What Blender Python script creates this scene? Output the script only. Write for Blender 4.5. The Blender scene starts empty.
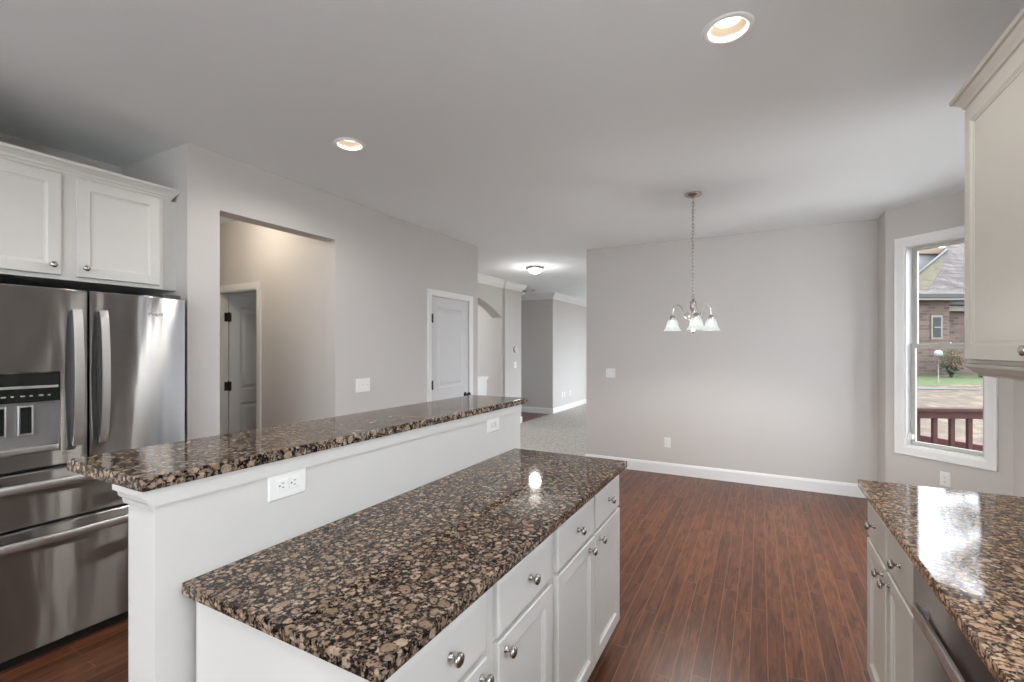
import bpy, bmesh, math, random
from mathutils import Vector, Matrix
random.seed(7)
PI = math.pi
S = bpy.context.scene
C = S.collection

# ------------------------------------------------------------------ camera
H = 2.74
EYE = 1.4702
cam_d = bpy.data.cameras.new('camera')
cam = bpy.data.objects.new('camera', cam_d)
C.objects.link(cam)
cam.location = (0, 0, EYE)
cam.rotation_euler = (PI/2, 0, math.radians(28.204))
cam_d.sensor_width = 36
cam_d.lens = 463.37*36/1024
cam_d.shift_y = 7.93/1024
cam_d.clip_start = .02
cam_d.clip_end = 300
S.camera = cam
# ------------------------------------------------------------------ world, exposure
SKY = 8.0
w = bpy.data.worlds.new('world'); S.world = w; w.use_nodes = True
nt = w.node_tree; nt.nodes.clear()
wo = nt.nodes.new('ShaderNodeOutputWorld'); bg = nt.nodes.new('ShaderNodeBackground')
tc = nt.nodes.new('ShaderNodeTexCoord'); sx = nt.nodes.new('ShaderNodeSeparateXYZ'); cr = nt.nodes.new('ShaderNodeValToRGB')
nt.links.new(tc.outputs['Generated'], sx.inputs[0]); nt.links.new(sx.outputs['Z'], cr.inputs[0])
cr.color_ramp.elements[0].position = 0.0; cr.color_ramp.elements[0].color = (.78, .85, .94, 1)
cr.color_ramp.elements[1].position = .8; cr.color_ramp.elements[1].color = (.91, .95, 1, 1)
nt.links.new(cr.outputs[0], bg.inputs[0]); bg.inputs[1].default_value = SKY
nt.links.new(bg.outputs[0], wo.inputs[0])
S.view_settings.view_transform = 'Standard'; S.view_settings.look = 'None'
S.view_settings.gamma = 1; S.view_settings.use_curve_mapping = False
S.view_settings.exposure = 0.12
try:
    S.cycles.use_denoising = True; S.cycles.denoiser = 'OPENIMAGEDENOISE'
    S.cycles.max_bounces = 10; S.cycles.diffuse_bounces = 6; S.cycles.glossy_bounces = 4
    S.cycles.transparent_max_bounces = 12; S.cycles.sample_clamp_indirect = 6
    S.cycles.caustics_reflective = False; S.cycles.caustics_refractive = False
except Exception: pass
CAN_W = 26.0      # each recessed ceiling lamp
CHAND_W = 16.0     # each chandelier bulb
HALL_W = 9.0
BOWL_W = 135.0

def lamp(kind, name, loc, power, color, size=.1, rot=(0, 0, 0), spread=None, parent=None):
    d = bpy.data.lights.new(name, kind); d.energy = power; d.color = color
    if kind == 'AREA':
        d.shape = 'DISK'; d.size = size
        if spread: d.spread = spread
    else: d.shadow_soft_size = size
    o = bpy.data.objects.new(name, d); C.objects.link(o)
    if parent is not None:
        o.parent = parent; o.location = MW[parent].inverted() @ Vector(loc)
    else: o.location = loc
    o.rotation_euler = rot
    return o

# ------------------------------------------------------------------ materials
def srgb(r, g, b):
    f = lambda c: (c/255/12.92) if c/255 <= .04045 else ((c/255+.055)/1.055)**2.4
    return (f(r), f(g), f(b), 1)

class NT:
    def __init__(s, name):
        s.m = bpy.data.materials.new(name); s.m.use_nodes = True
        s.t = s.m.node_tree; s.b = s.t.nodes['Principled BSDF']
    def n(s, typ, **k):
        nd = s.t.nodes.new(typ)
        for a, v in k.items(): setattr(nd, a, v)
        return nd
    def l(s, a, b): s.t.links.new(a, b)
    def ramp(s, fac, stops, interp='LINEAR'):
        r = s.n('ShaderNodeValToRGB'); cr = r.color_ramp; cr.interpolation = interp
        while len(cr.elements) > 1: cr.elements.remove(cr.elements[-1])
        cr.elements[0].position = stops[0][0]; cr.elements[0].color = stops[0][1]
        for p, c in stops[1:]:
            e = cr.elements.new(p); e.color = c
        s.l(fac, r.inputs[0]); return r.outputs[0]
    def mix(s, fac, a, b, blend='MIX'):
        m = s.n('ShaderNodeMix', data_type='RGBA', blend_type=blend)
        for i, v in ((0, fac), (6, a), (7, b)):
            if hasattr(v, 'links'): s.l(v, m.inputs[i])
            else: m.inputs[i].default_value = v
        return m.outputs[2]
    def math(s, op, a, b=None, c=None):
        m = s.n('ShaderNodeMath', operation=op)
        for i, v in enumerate((a, b, c)):
            if v is None: continue
            if hasattr(v, 'links'): s.l(v, m.inputs[i])
            else: m.inputs[i].default_value = v
        return m.outputs[0]
    def coord(s, scale=(1, 1, 1), rot=(0, 0, 0), which='Object'):
        t = s.n('ShaderNodeTexCoord'); mp = s.n('ShaderNodeMapping')
        mp.inputs['Scale'].default_value = scale; mp.inputs['Rotation'].default_value = rot
        s.l(t.outputs[which], mp.inputs[0]); return mp.outputs[0]
    def noise(s, vec, scale, detail=3, rough=.5, dist=0):
        n = s.n('ShaderNodeTexNoise'); n.inputs['Scale'].default_value = scale
        n.inputs['Detail'].default_value = detail; n.inputs['Roughness'].default_value = rough
        n.inputs['Distortion'].default_value = dist; s.l(vec, n.inputs['Vector']); return n
    def voronoi(s, vec, scale, feature='F1', rnd=1):
        n = s.n('ShaderNodeTexVoronoi', feature=feature); n.inputs['Scale'].default_value = scale
        n.inputs['Randomness'].default_value = rnd; s.l(vec, n.inputs['Vector']); return n
    def bump(s, h, strength, dist=.01):
        b = s.n('ShaderNodeBump'); b.inputs['Strength'].default_value = strength; b.inputs['Distance'].default_value = dist
        s.l(h, b.inputs['Height']); s.l(b.outputs[0], s.b.inputs['Normal'])

def plain(name, col, rough=.5, metal=0, spec=.5, var=.03, scale=6, bump=0, bscale=300):
    t = NT(name); v = t.coord()
    n = t.noise(v, scale, 3)
    a = tuple(c*(1-var) for c in col[:3])+(1,); b = tuple(min(1, c*(1+var)) for c in col[:3])+(1,)
    t.l(t.ramp(n.outputs[0], [(.3, a), (.7, b)]), t.b.inputs['Base Color'])
    t.b.inputs['Roughness'].default_value = rough; t.b.inputs['Metallic'].default_value = metal
    t.b.inputs['Specular IOR Level'].default_value = spec
    if bump:
        t.bump(t.noise(v, bscale, 2).outputs[0], bump, .002)
    return t.m

def emit(name, col, strength):
    t = NT(name); t.b.inputs['Base Color'].default_value = col
    t.b.inputs['Emission Color'].default_value = col; t.b.inputs['Emission Strength'].default_value = strength
    n = t.noise(t.coord(), 30); t.l(t.math('MULTIPLY_ADD', n.outputs[0], .15, .3), t.b.inputs['Roughness'])
    return t.m

def granite(name, warm=False):
    t = NT(name); v = t.coord()
    n0 = t.noise(v, 55, 3, .6)                      # wobble the coordinates so that the ovoids are irregular
    vm = t.n('ShaderNodeVectorMath', operation='MULTIPLY_ADD'); t.l(n0.outputs['Color'], vm.inputs[0])
    vm.inputs[1].default_value = (.020,)*3; t.l(v, vm.inputs[2]); vw = vm.outputs[0]
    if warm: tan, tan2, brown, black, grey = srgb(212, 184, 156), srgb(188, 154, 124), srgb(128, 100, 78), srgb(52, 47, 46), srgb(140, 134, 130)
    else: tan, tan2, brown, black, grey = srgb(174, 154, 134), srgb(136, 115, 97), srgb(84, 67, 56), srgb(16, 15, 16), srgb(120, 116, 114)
    big = t.voronoi(vw, 28); sm = t.voronoi(vw, 62); fine = t.voronoi(vw, 210)
    def sep(nd):
        q = t.n('ShaderNodeSeparateColor'); t.l(nd.outputs['Color'], q.inputs[0]); return q
    sb, ss, sf = sep(big), sep(sm), sep(fine)
    fin = t.ramp(sf.outputs[0], [(0, black), (.42, black), (.55, brown), (.82, tan2), (1, grey)])
    smc = t.ramp(ss.outputs[0], [(0, black), (.12, black), (.20, brown), (.42, tan2), (.72, tan), (.95, tan), (1, grey)])
    smc = t.mix(t.math('MULTIPLY', sf.outputs[1], .32), smc, brown)
    core = t.ramp(sm.outputs['Distance'], [(.34, (1, 1, 1, 1)), (.52, (0, 0, 0, 1))])
    base = t.mix(core, fin, smc)
    on = t.math('GREATER_THAN', sb.outputs[1], .44)
    inside = t.ramp(big.outputs['Distance'], [(.33, (1, 1, 1, 1)), (.40, (0, 0, 0, 1))])
    rim = t.ramp(big.outputs['Distance'], [(.30, (0, 0, 0, 1)), (.36, (1, 1, 1, 1)), (.48, (1, 1, 1, 1)), (.54, (0, 0, 0, 1))])
    bigc = t.mix(sb.outputs[2], tan2, tan)
    bigc = t.mix(t.math('MULTIPLY', sf.outputs[2], .45), bigc, brown)
    base = t.mix(t.math('MULTIPLY', t.math('MULTIPLY', on, rim), .6), base, black)
    base = t.mix(t.math('MULTIPLY', on, inside), base, bigc)
    cl = t.noise(v, 70, 4, .6)
    dark = t.ramp(cl.outputs[0], [(.56, (0, 0, 0, 1)), (.61, (1, 1, 1, 1))])
    base = t.mix(t.math('MULTIPLY', dark, .8), base, black)
    t.l(base, t.b.inputs['Base Color'])
    t.b.inputs['Roughness'].default_value = .06
    t.b.inputs['Specular IOR Level'].default_value = .16
    t.bump(t.noise(v, 9, 2).outputs[0], .008, .01)
    return t.m

def wood_floor():
    t = NT('hardwood_floor'); tcn = t.n('ShaderNodeTexCoord'); sp = t.n('ShaderNodeSeparateXYZ')
    t.l(tcn.outputs['Object'], sp.inputs[0]); X, Y = sp.outputs[0], sp.outputs[1]
    u = t.math('DIVIDE', X, .0762); row = t.math('FLOOR', u); fu = t.math('FRACT', u)
    wn = t.n('ShaderNodeTexWhiteNoise', noise_dimensions='1D'); t.l(row, wn.inputs['W'])
    off = t.math('MULTIPLY', wn.outputs['Value'], 7.3)
    vv = t.math('DIVIDE', t.math('ADD', Y, off), .95); col = t.math('FLOOR', vv); fv = t.math('FRACT', vv)
    cb = t.n('ShaderNodeCombineXYZ'); t.l(row, cb.inputs[0]); t.l(col, cb.inputs[1])
    w2 = t.n('ShaderNodeTexWhiteNoise', noise_dimensions='2D'); t.l(cb.outputs[0], w2.inputs['Vector'])
    # grain, shifted per board
    gm = t.n('ShaderNodeVectorMath', operation='MULTIPLY_ADD'); t.l(w2.outputs['Color'], gm.inputs[0]); gm.inputs[1].default_value = (9, 9, 9)
    sc = t.n('ShaderNodeVectorMath', operation='MULTIPLY'); t.l(tcn.outputs['Object'], sc.inputs[0]); sc.inputs[1].default_value = (14, 1.4, 1)
    t.l(sc.outputs[0], gm.inputs[2])
    g = t.noise(gm.outputs[0], 2.2, 5, .62, 1.6)
    gm2 = t.n('ShaderNodeVectorMath', operation='MULTIPLY_ADD'); t.l(w2.outputs['Color'], gm2.inputs[0]); gm2.inputs[1].default_value = (5, 5, 5)
    sc2 = t.n('ShaderNodeVectorMath', operation='MULTIPLY'); t.l(tcn.outputs['Object'], sc2.inputs[0]); sc2.inputs[1].default_value = (120, 5, 1)
    t.l(sc2.outputs[0], gm2.inputs[2]); g2 = t.noise(gm2.outputs[0], 2, 3, .6)
    board = t.ramp(w2.outputs['Value'], [(0, srgb(98, 58, 38)), (.35, srgb(116, 70, 46)), (.7, srgb(131, 83, 55)), (1, srgb(107, 68, 49))])
    c = t.mix(t.ramp(g.outputs[0], [(.38, (0, 0, 0, 1)), (.62, (1, 1, 1, 1))]), board, t.mix(.8, board, srgb(62, 36, 27)))
    c = t.mix(t.math('MULTIPLY', g2.outputs[0], .35), c, srgb(80, 48, 36))
    # seams, with bevel glints put in as lighter colour
    du = t.math('MINIMUM', fu, t.math('SUBTRACT', 1, fu)); dv = t.math('MINIMUM', fv, t.math('SUBTRACT', 1, fv))
    su = t.math('LESS_THAN', du, .022); sv = t.math('LESS_THAN', dv, .0014)
    seam = t.math('MAXIMUM', su, sv)
    c = t.mix(t.math('MULTIPLY', seam, .75), c, srgb(150, 108, 84))
    t.l(c, t.b.inputs['Base Color'])
    t.l(t.math('MULTIPLY_ADD', g.outputs[0], .12, .27), t.b.inputs['Roughness'])
    t.b.inputs['Specular IOR Level'].default_value = .3
    h = t.math('SUBTRACT', t.math('MULTIPLY', g.outputs[0], .25), t.math('MULTIPLY', seam, 1.0))
    t.bump(h, .25, .001)
    return t.m

def steel(name, base=(.40, .39, .38, 1), rough=.30, aniso=.80, wav=.10):
    m = bpy.data.materials.new(name); m.use_nodes = True; m.node_tree.nodes.remove(m.node_tree.nodes['Principled BSDF'])
    t = NT.__new__(NT); t.m = m; t.t = m.node_tree; out = [n for n in t.t.nodes if n.type == 'OUTPUT_MATERIAL'][0]
    g = t.n('ShaderNodeBsdfAnisotropic'); g.distribution = 'GGX'; t.b = g
    t.l(t.ramp(t.noise(t.coord((1, 1, 260)), 3, 2).outputs[0], [(.3, tuple(c*.94 for c in base[:3])+(1,)), (.7, base)]), g.inputs['Color'])
    g.inputs['Roughness'].default_value = rough; g.inputs['Anisotropy'].default_value = aniso
    tg = t.n('ShaderNodeTangent', direction_type='RADIAL', axis='Z'); t.l(tg.outputs[0], g.inputs['Tangent'])
    if wav: t.bump(t.noise(t.coord((1, 2.6, .45)), 2.4, 2).outputs[0], wav, .05)
    t.l(g.outputs[0], out.inputs[0]); return m

def glass(name, tint=(1, 1, 1, 1)):
    m = bpy.data.materials.new(name); m.use_nodes = True; t = m.node_tree; t.nodes.clear()
    o = t.nodes.new('ShaderNodeOutputMaterial'); mx = t.nodes.new('ShaderNodeMixShader')
    tr = t.nodes.new('ShaderNodeBsdfTransparent'); gl = t.nodes.new('ShaderNodeBsdfGlossy'); fr = t.nodes.new('ShaderNodeFresnel')
    tr.inputs[0].default_value = tint; gl.inputs['Roughness'].default_value = .02; fr.inputs[0].default_value = 1.12
    t.links.new(fr.outputs[0], mx.inputs[0]); t.links.new(tr.outputs[0], mx.inputs[1]); t.links.new(gl.outputs[0], mx.inputs[2])
    t.links.new(mx.outputs[0], o.inputs[0]); return m

def brick(name, c1, c2, mortar, bw=.21, bh=.075, rough=.9, nz=.4):
    t = NT(name); v = t.coord()
    # x along the wall, z up: swizzle so that rows run upwards
    sp = t.n('ShaderNodeSeparateXYZ'); t.l(v, sp.inputs[0]); cb = t.n('ShaderNodeCombineXYZ')
    t.l(t.math('ADD', sp.outputs[0], sp.outputs[1]), cb.inputs[0]); t.l(sp.outputs[2], cb.inputs[1])
    b = t.n('ShaderNodeTexBrick'); t.l(cb.outputs[0], b.inputs['Vector'])
    b.inputs['Color1'].default_value = c1; b.inputs['Color2'].default_value = c2; b.inputs['Mortar'].default_value = mortar
    b.inputs['Scale'].default_value = 1; b.inputs['Brick Width'].default_value = bw; b.inputs['Row Height'].default_value = bh
    b.inputs['Mortar Size'].default_value = .012
    n = t.noise(v, 4, 6, .75)
    t.l(t.mix(t.math('MULTIPLY', t.ramp(n.outputs[0], [(.40, (0, 0, 0, 1)), (.60, (1, 1, 1, 1))]), nz), b.outputs[0], mortar), t.b.inputs['Base Color'])
    t.b.inputs['Roughness'].default_value = rough
    return t.m

def two_tone(name, a, b, c, scale, rough=.9, detail=6, bump=.4, extra=None):
    t = NT(name); v = t.coord(); n = t.noise(v, scale, detail, .65)
    n2 = t.noise(v, scale*.08, 2)
    col = t.ramp(n.outputs[0], [(.32, a), (.5, b), (.68, c)])
    if extra: col = t.mix(t.math('MULTIPLY', t.ramp(n2.outputs[0], [(.42, (0, 0, 0, 1)), (.58, (1, 1, 1, 1))]), .4), col, extra)
    t.l(col, t.b.inputs['Base Color']); t.b.inputs['Roughness'].default_value = rough
    t.bump(n.outputs[0], bump, .01); return t.m

M = {}
M['wall'] = plain('warm_grey_wall_paint', (.575, .553, .528, 1), .75, var=.012, scale=1.5, bump=.04, bscale=500)
M['ceiling'] = plain('flat_white_ceiling_paint', (.84, .885, .905, 1), .9, var=.01, scale=1.2, bump=.05, bscale=400)
M['trim'] = plain('semi_gloss_white_trim', (.82, .82, .81, 1), .35, var=.01, bump=.01)
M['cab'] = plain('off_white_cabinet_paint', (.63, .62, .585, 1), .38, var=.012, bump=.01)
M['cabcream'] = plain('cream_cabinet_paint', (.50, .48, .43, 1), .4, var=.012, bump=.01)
M['pony'] = plain('white_half_wall_paint', (.615, .605, .578, 1), .5, var=.01, bump=.02)
M['plate'] = plain('white_plastic_plate', (.82, .82, .80, 1), .3, var=.005)
M['slot'] = plain('dark_slot', (.05, .05, .05, 1), .6)
M['shadowgap'] = plain('dark_gap', (.03, .03, .03, 1), .8)
M['granite'] = granite('baltic_brown_granite')
M['granite_w'] = granite('sunlit_side_granite', True)  # same granite, its lit look put into a lighter colour
M['floor'] = wood_floor()
M['steel'] = steel('brushed_stainless_steel')
M['steel_d'] = steel('dimmed_stainless', (.20, .18, .17, 1), .3, .8, .06)  # same stainless, darkened in colour for the dim reflections on the dishwasher
M['steel_h'] = steel('brushed_steel_handle', (.66, .65, .64, 1), .36, .4, .0)
M['nickel'] = plain('satin_nickel', (.42, .40, .38, 1), .25, 1, var=.02)
M['bronze'] = plain('dark_bronze', (.045, .038, .032, 1), .35, .6, var=.02)
M['black'] = plain('gloss_black_plastic', (.012, .014, .013, 1), .12, var=.02)
M['darkgrey'] = plain('dark_grey_plastic', (.06, .06, .06, 1), .4)
M['grey'] = plain('grey_plastic', (.28, .28, .28, 1), .4)
M['recess'] = plain('silver_plastic', (.30, .29, .28, 1), .3, .5)
M['vinyl'] = plain('beige_vinyl_sash', (.50, .49, .45, 1), .4, var=.01)
M['jamb'] = plain('pale_door_jamb_paint', (.66, .65, .62, 1), .4, var=.01)
M['carpet'] = two_tone('beige_loop_carpet', (.30, .27, .24, 1), (.47, .43, .39, 1), (.62, .58, .53, 1), 34, .95, 8, .8)
M['doorpaint'] = plain('cool_white_door_paint', (.66, .665, .665, 1), .4, var=.01)
M['glass'] = glass('window_glass')
M['lens'] = emit('recessed_lamp_lens', (1, .93, .82, 1), 1.7)
M['reflector'] = plain('warm_white_reflector', (.80, .72, .60, 1), .3)
M['baffle'] = plain('white_lamp_trim', (.92, .92, .91, 1), .4)
def frosted(name, col, clear):
    m = bpy.data.materials.new(name); m.use_nodes = True; t = m.node_tree; t.nodes.clear(); N = t.nodes.new
    o = N('ShaderNodeOutputMaterial'); a = N('ShaderNodeMixShader'); b = N('ShaderNodeMixShader'); c = N('ShaderNodeMixShader')
    tl = N('ShaderNodeBsdfTranslucent'); df = N('ShaderNodeBsdfDiffuse'); tr = N('ShaderNodeBsdfTransparent'); gl = N('ShaderNodeBsdfGlossy')
    em = N('ShaderNodeEmission'); em.inputs[0].default_value = (.88, .97, .93, 1); em.inputs[1].default_value = .7; ad = N('ShaderNodeAddShader')
    tl.inputs[0].default_value = col; df.inputs[0].default_value = col; gl.inputs['Roughness'].default_value = .15
    L = t.links.new; a.inputs[0].default_value = .35; L(tl.outputs[0], a.inputs[1]); L(df.outputs[0], a.inputs[2])
    b.inputs[0].default_value = clear; L(a.outputs[0], ad.inputs[0]); L(em.outputs[0], ad.inputs[1]); L(ad.outputs[0], b.inputs[1]); L(tr.outputs[0], b.inputs[2])
    c.inputs[0].default_value = .004; L(b.outputs[0], c.inputs[1]); L(gl.outputs[0], c.inputs[2]); L(c.outputs[0], o.inputs[0])
    return m
M['shade'] = frosted('frosted_white_glass_shade', (.004, .0043, .004, 1), .55)
M['dome'] = emit('frosted_dome_glass', (1, .98, .92, 1), 2.6)
M['bulb'] = emit('bulb_glow', (1, .95, .86, 1), 6)

# ------------------------------------------------------------------ mesh helpers
MW = {}                                    # world matrix of every object made here
class MB:
    def __init__(s): s.v = []; s.f = []; s.sm = []
    def add(s, vs, fs, smooth=False):
        o = len(s.v); s.v += [Vector(p) for p in vs]; s.f += [tuple(i+o for i in f) for f in fs]; s.sm += [smooth]*len(fs)
    def box(s, x0, x1, y0, y1, z0, z1, bev=0, mat=None):
        x0, x1 = sorted((x0, x1)); y0, y1 = sorted((y0, y1)); z0, z1 = sorted((z0, z1))
        if bev:
            b = bmesh.new(); bmesh.ops.create_cube(b, size=1)
            for v in b.verts: v.co = Vector(((x0+x1)/2+v.co.x*(x1-x0), (y0+y1)/2+v.co.y*(y1-y0), (z0+z1)/2+v.co.z*(z1-z0)))
            bmesh.ops.bevel(b, geom=b.edges[:], offset=min(bev, (x1-x0)*.45, (y1-y0)*.45, (z1-z0)*.45), segments=2, profile=.7, affect='EDGES')
            b.verts.index_update(); vs = [v.co.copy() for v in b.verts]; fs = [[v.index for v in f.verts] for f in b.faces]; b.free()
        else:
            vs = [Vector((x, y, z)) for z in (z0, z1) for y in (y0, y1) for x in (x0, x1)]
            fs = [(0, 2, 3, 1), (4, 5, 7, 6), (0, 1, 5, 4), (2, 6, 7, 3), (0, 4, 6, 2), (1, 3, 7, 5)]
        if mat: vs = [mat @ v for v in vs]
        s.add(vs, fs); return s
    def prism(s, pts, z0, z1):                 # polygon in plan, extruded
        n = len(pts); vs = [(x, y, z0) for x, y in pts]+[(x, y, z1) for x, y in pts]
        s.add(vs, [tuple(range(n))[::-1], tuple(range(n, 2*n))]+[(i, (i+1) % n, n+(i+1) % n, n+i) for i in range(n)]); return s
    def lathe(s, prof, c, axis=(0, 0, 1), seg=24, close=False):     # prof: (radius, height along axis)
        ax = Vector(axis).normalized(); q = Vector((0, 0, 1)).rotation_difference(ax); c = Vector(c)
        vs = []; fs = []
        for r, h in prof:
            for k in range(seg):
                a = 2*PI*k/seg; vs.append(c + q @ Vector((max(r, 1e-5)*math.cos(a), max(r, 1e-5)*math.sin(a), h)))
        for i in range(len(prof)-1):
            for k in range(seg):
                k2 = (k+1) % seg; fs.append((i*seg+k, i*seg+k2, (i+1)*seg+k2, (i+1)*seg+k))
        s.add(vs, fs, True)
        return s
    def tube(s, pts, r, seg=8, closed=False):
        pts = [Vector(p) for p in pts]; n = len(pts); rr = r if isinstance(r, (list, tuple)) else [r]*n
        vs = []; fs = []; up = Vector((0, 0, 1)); prev = None
        for i, p in enumerate(pts):
            a = pts[(i-1) % n] if (closed or i) else p; b = pts[(i+1) % n] if (closed or i < n-1) else p
            d = (b-a).normalized()
            if prev is None:
                u = d.cross(up if abs(d.z) < .9 else Vector((1, 0, 0))).normalized()
            else: u = (prev - d*prev.dot(d)).normalized()
            prev = u; w_ = d.cross(u)
            for k in range(seg):
                t = 2*PI*k/seg; vs.append(p+(u*math.cos(t)+w_*math.sin(t))*rr[i])
        m = n if closed else n-1
        for i in range(m):
            j = (i+1) % n
            for k in range(seg):
                k2 = (k+1) % seg; fs.append((i*seg+k, i*seg+k2, j*seg+k2, j*seg+k))
        if not closed: fs += [tuple(range(seg))[::-1], tuple((n-1)*seg+k for k in range(seg))]
        s.add(vs, fs, True); return s
    def rings(s, u0, u1, v0, v1, prof, mp, back=None):
        """rectangular panel: prof = list of (inset, depth); mp(u,v,d)->xyz; last ring is filled."""
        vs = []; fs = []
        for ins, d in prof:
            for (u, v) in ((u0+ins, v0+ins), (u1-ins, v0+ins), (u1-ins, v1-ins), (u0+ins, v1-ins)): vs.append(mp(u, v, d))
        for i in range(len(prof)-1):
            for k in range(4):
                k2 = (k+1) % 4; fs.append((i*4+k, i*4+k2, (i+1)*4+k2, (i+1)*4+k))
        n = len(prof)-1; fs.append((n*4, n*4+1, n*4+2, n*4+3)); fs.append((3, 2, 1, 0))
        s.add(vs, fs); return s
    def sweep(s, path, prof, mp, closed=False, caps=True):
        """path in (u,v); prof = (offset to the left of travel, d); mitred corners."""
        P = [Vector((a, b)) for a, b in path]; n = len(P); vs = []; fs = []; m = len(prof)
        for i in range(n):
            if closed or 0 < i < n-1:
                d0 = (P[i]-P[(i-1) % n]).normalized(); d1 = (P[(i+1) % n]-P[i]).normalized()
                n0 = Vector((-d0.y, d0.x)); n1 = Vector((-d1.y, d1.x)); b = n0+n1; b = b/max(.15, b.dot(n0))
            else:
                d = (P[1]-P[0]) if i == 0 else (P[-1]-P[-2]); d.normalize(); b = Vector((-d.y, d.x))
            for o, dd in prof:
                q = P[i]+b*o; vs.append(mp(q.x, q.y, dd))
        k = n if closed else n-1
        for i in range(k):
            j = (i+1) % n
            for a in range(m):
                b2 = (a+1) % m; fs.append((i*m+a, j*m+a, j*m+b2, i*m+b2))
        if not closed and caps: fs += [tuple(range(m)), tuple((n-1)*m+a for a in range(m))[::-1]]
        s.add(vs, fs); return s
    def build(s, name, mat, parent=None, smooth=None, mats=None):
        if parent is None:
            lo = Vector([min(v[i] for v in s.v) for i in range(3)]); hi = Vector([max(v[i] for v in s.v) for i in range(3)])
            W = Matrix.Translation(((lo.x+hi.x)/2, (lo.y+hi.y)/2, lo.z))
        else: W = MW[parent]
        inv = W.inverted(); me = bpy.data.meshes.new(name)
        me.from_pydata([tuple(inv @ v) for v in s.v], [], s.f); me.update()
        b = bmesh.new(); b.from_mesh(me); bmesh.ops.recalc_face_normals(b, faces=b.faces[:]); b.to_mesh(me); b.free()
        for p, sm in zip(me.polygons, s.sm): p.use_smooth = sm
        me.materials.append(mat)
        o = bpy.data.objects.new(name, me); C.objects.link(o); MW[o] = W
        if parent is None: o.matrix_world = W
        else: o.parent = parent
        return o

def tag(o, label, cat, group=None):
    o['label'] = label; o['category'] = cat
    if group: o['group'] = group
    return o
def thing(name, loc, label, cat, group=None, rz=0):
    o = bpy.data.objects.new(name, None); C.objects.link(o); o.empty_display_size = .1
    W = Matrix.Translation(loc) @ Matrix.Rotation(rz, 4, 'Z'); o.matrix_world = W; MW[o] = W
    return tag(o, label, cat, group)
def struct(o): o['kind'] = 'structure'; return o
def sthing(name, loc):
    o = bpy.data.objects.new(name, None); C.objects.link(o); o.empty_display_size = .1
    W = Matrix.Translation(loc); o.matrix_world = W; MW[o] = W; o['kind'] = 'structure'; return o
def copy_tree(o, parent=None):
    c = o.copy(); C.objects.link(c); c.parent = parent; MW[c] = MW[o]
    for ch in list(o.children): copy_tree(ch, c)
    return c
plan = lambda u, v, d: Vector((u, v, d))

# ------------------------------------------------------------------ the setting
XL, XR = -3.11, 1.011          # left wall face, right wall face
WT = .134
YF = 5.68                      # far dining wall face
YE = 4.894                     # where the left wall ends
BACK = -3.0
# bay: short return, angled wall, middle, angled wall
B0 = (1.011, 5.369); bd = Vector((1, -.9)).normalized(); BL = .865
B1 = (B0[0]+bd.x*BL, B0[1]+bd.y*BL)
B2 = (B1[0], 3.25); B3 = (1.011, 2.68)
floor_poly = [(-7.2, BACK-.15), (XR+.12, BACK-.15), (XR+.12, B3[1]-.05), (B2[0]+.12, B2[1]-.05), (B1[0]+.12, B1[1]+.05), (B0[0]+.12, B0[1]+.1), (XR+.12, YF+.12), (1.17, 13.2), (-7.2, 13.2)]
struct(MB().prism(floor_poly, -.12, 0).build('floor', M['floor']))
CANS = [(-.113, 2.026), (-2.248, 2.06), (-.113, -.35), (-2.248, -.35)]
ceil = struct(MB().prism(floor_poly, H, H+.12).build('ceiling', M['ceiling']))
cut = MB()
for x, y in CANS: cut.prism([(x+.072*math.cos(2*PI*k/40), y+.072*math.sin(2*PI*k/40)) for k in range(40)], H-.05, H+.085)
cut = cut.build('cutter', M['ceiling']); bm_ = ceil.modifiers.new('b', 'BOOLEAN'); bm_.object = cut; bm_.operation = 'DIFFERENCE'; bm_.solver = 'EXACT'
bpy.context.view_layer.update(); dg = bpy.context.evaluated_depsgraph_get()
nm_ = bpy.data.meshes.new_from_object(ceil.evaluated_get(dg)); ceil.modifiers.clear(); ceil.data = nm_; nm_.name = 'ceiling'
bpy.data.objects.remove(cut)
cp = MB().box(-4.16, 1.05, 5.80, 13.0, 0, .012); cp.box(-4.16, -2.1, 5.74, 5.81, 0, .012)
struct(cp.build('floor_carpet', M['carpet']))

def wall(name, boxes, mat='wall'):
    m = MB()
    for b in boxes: m.box(*b)
    return struct(m.build(name, M[mat]))
OY0, OY1, OZ = 1.764, 2.698, 2.375
DY0, DY1, DZ = 3.965, 4.70, 2.045
wall('wall_left', [(XL-WT, XL, 1.57, OY0, 0, H), (XL-WT, XL, OY0, OY1, OZ, H), (XL-WT, XL, OY1, DY0, 0, H), (XL-WT, XL, DY0, DY1, DZ, H), (XL-WT, XL, DY1, YE, 0, H)])
wall('wall_alcove_side', [(-6.2, XL-WT-.0005, 1.57, 1.69, 0, H)])
wall('wall_alcove_back', [(-4.06, -3.94, BACK, 1.57, 0, H)])
wall('wall_alcove_near', [(-3.94, -3.14, .49, .59, 0, H)])
wall('wall_far', [(-1.964, XR, YF, YF+.12, 0, H)])
wall('wall_return', [(XR, XR+.12, B0[1]+.0, YF+.12, 0, H)])
PX0, PX1 = -1.9, .5            # opening for the unseen window added behind the viewer
wall('wall_back', [(-4.06, PX0, BACK-.12, BACK, 0, H), (PX1, XR+.12, BACK-.12, BACK, 0, H), (PX0, PX1, BACK-.12, BACK, 2.3, H)])
wall('wall_right', [(XR, XR+.12, BACK, 1.0, 0, 1.05), (XR, XR+.12, BACK, -.3, 1.05, H), (XR, XR+.12, -.3, 1.0, 2.2, H), (XR, XR+.12, 1.0, B3[1], 0, H)])
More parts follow.
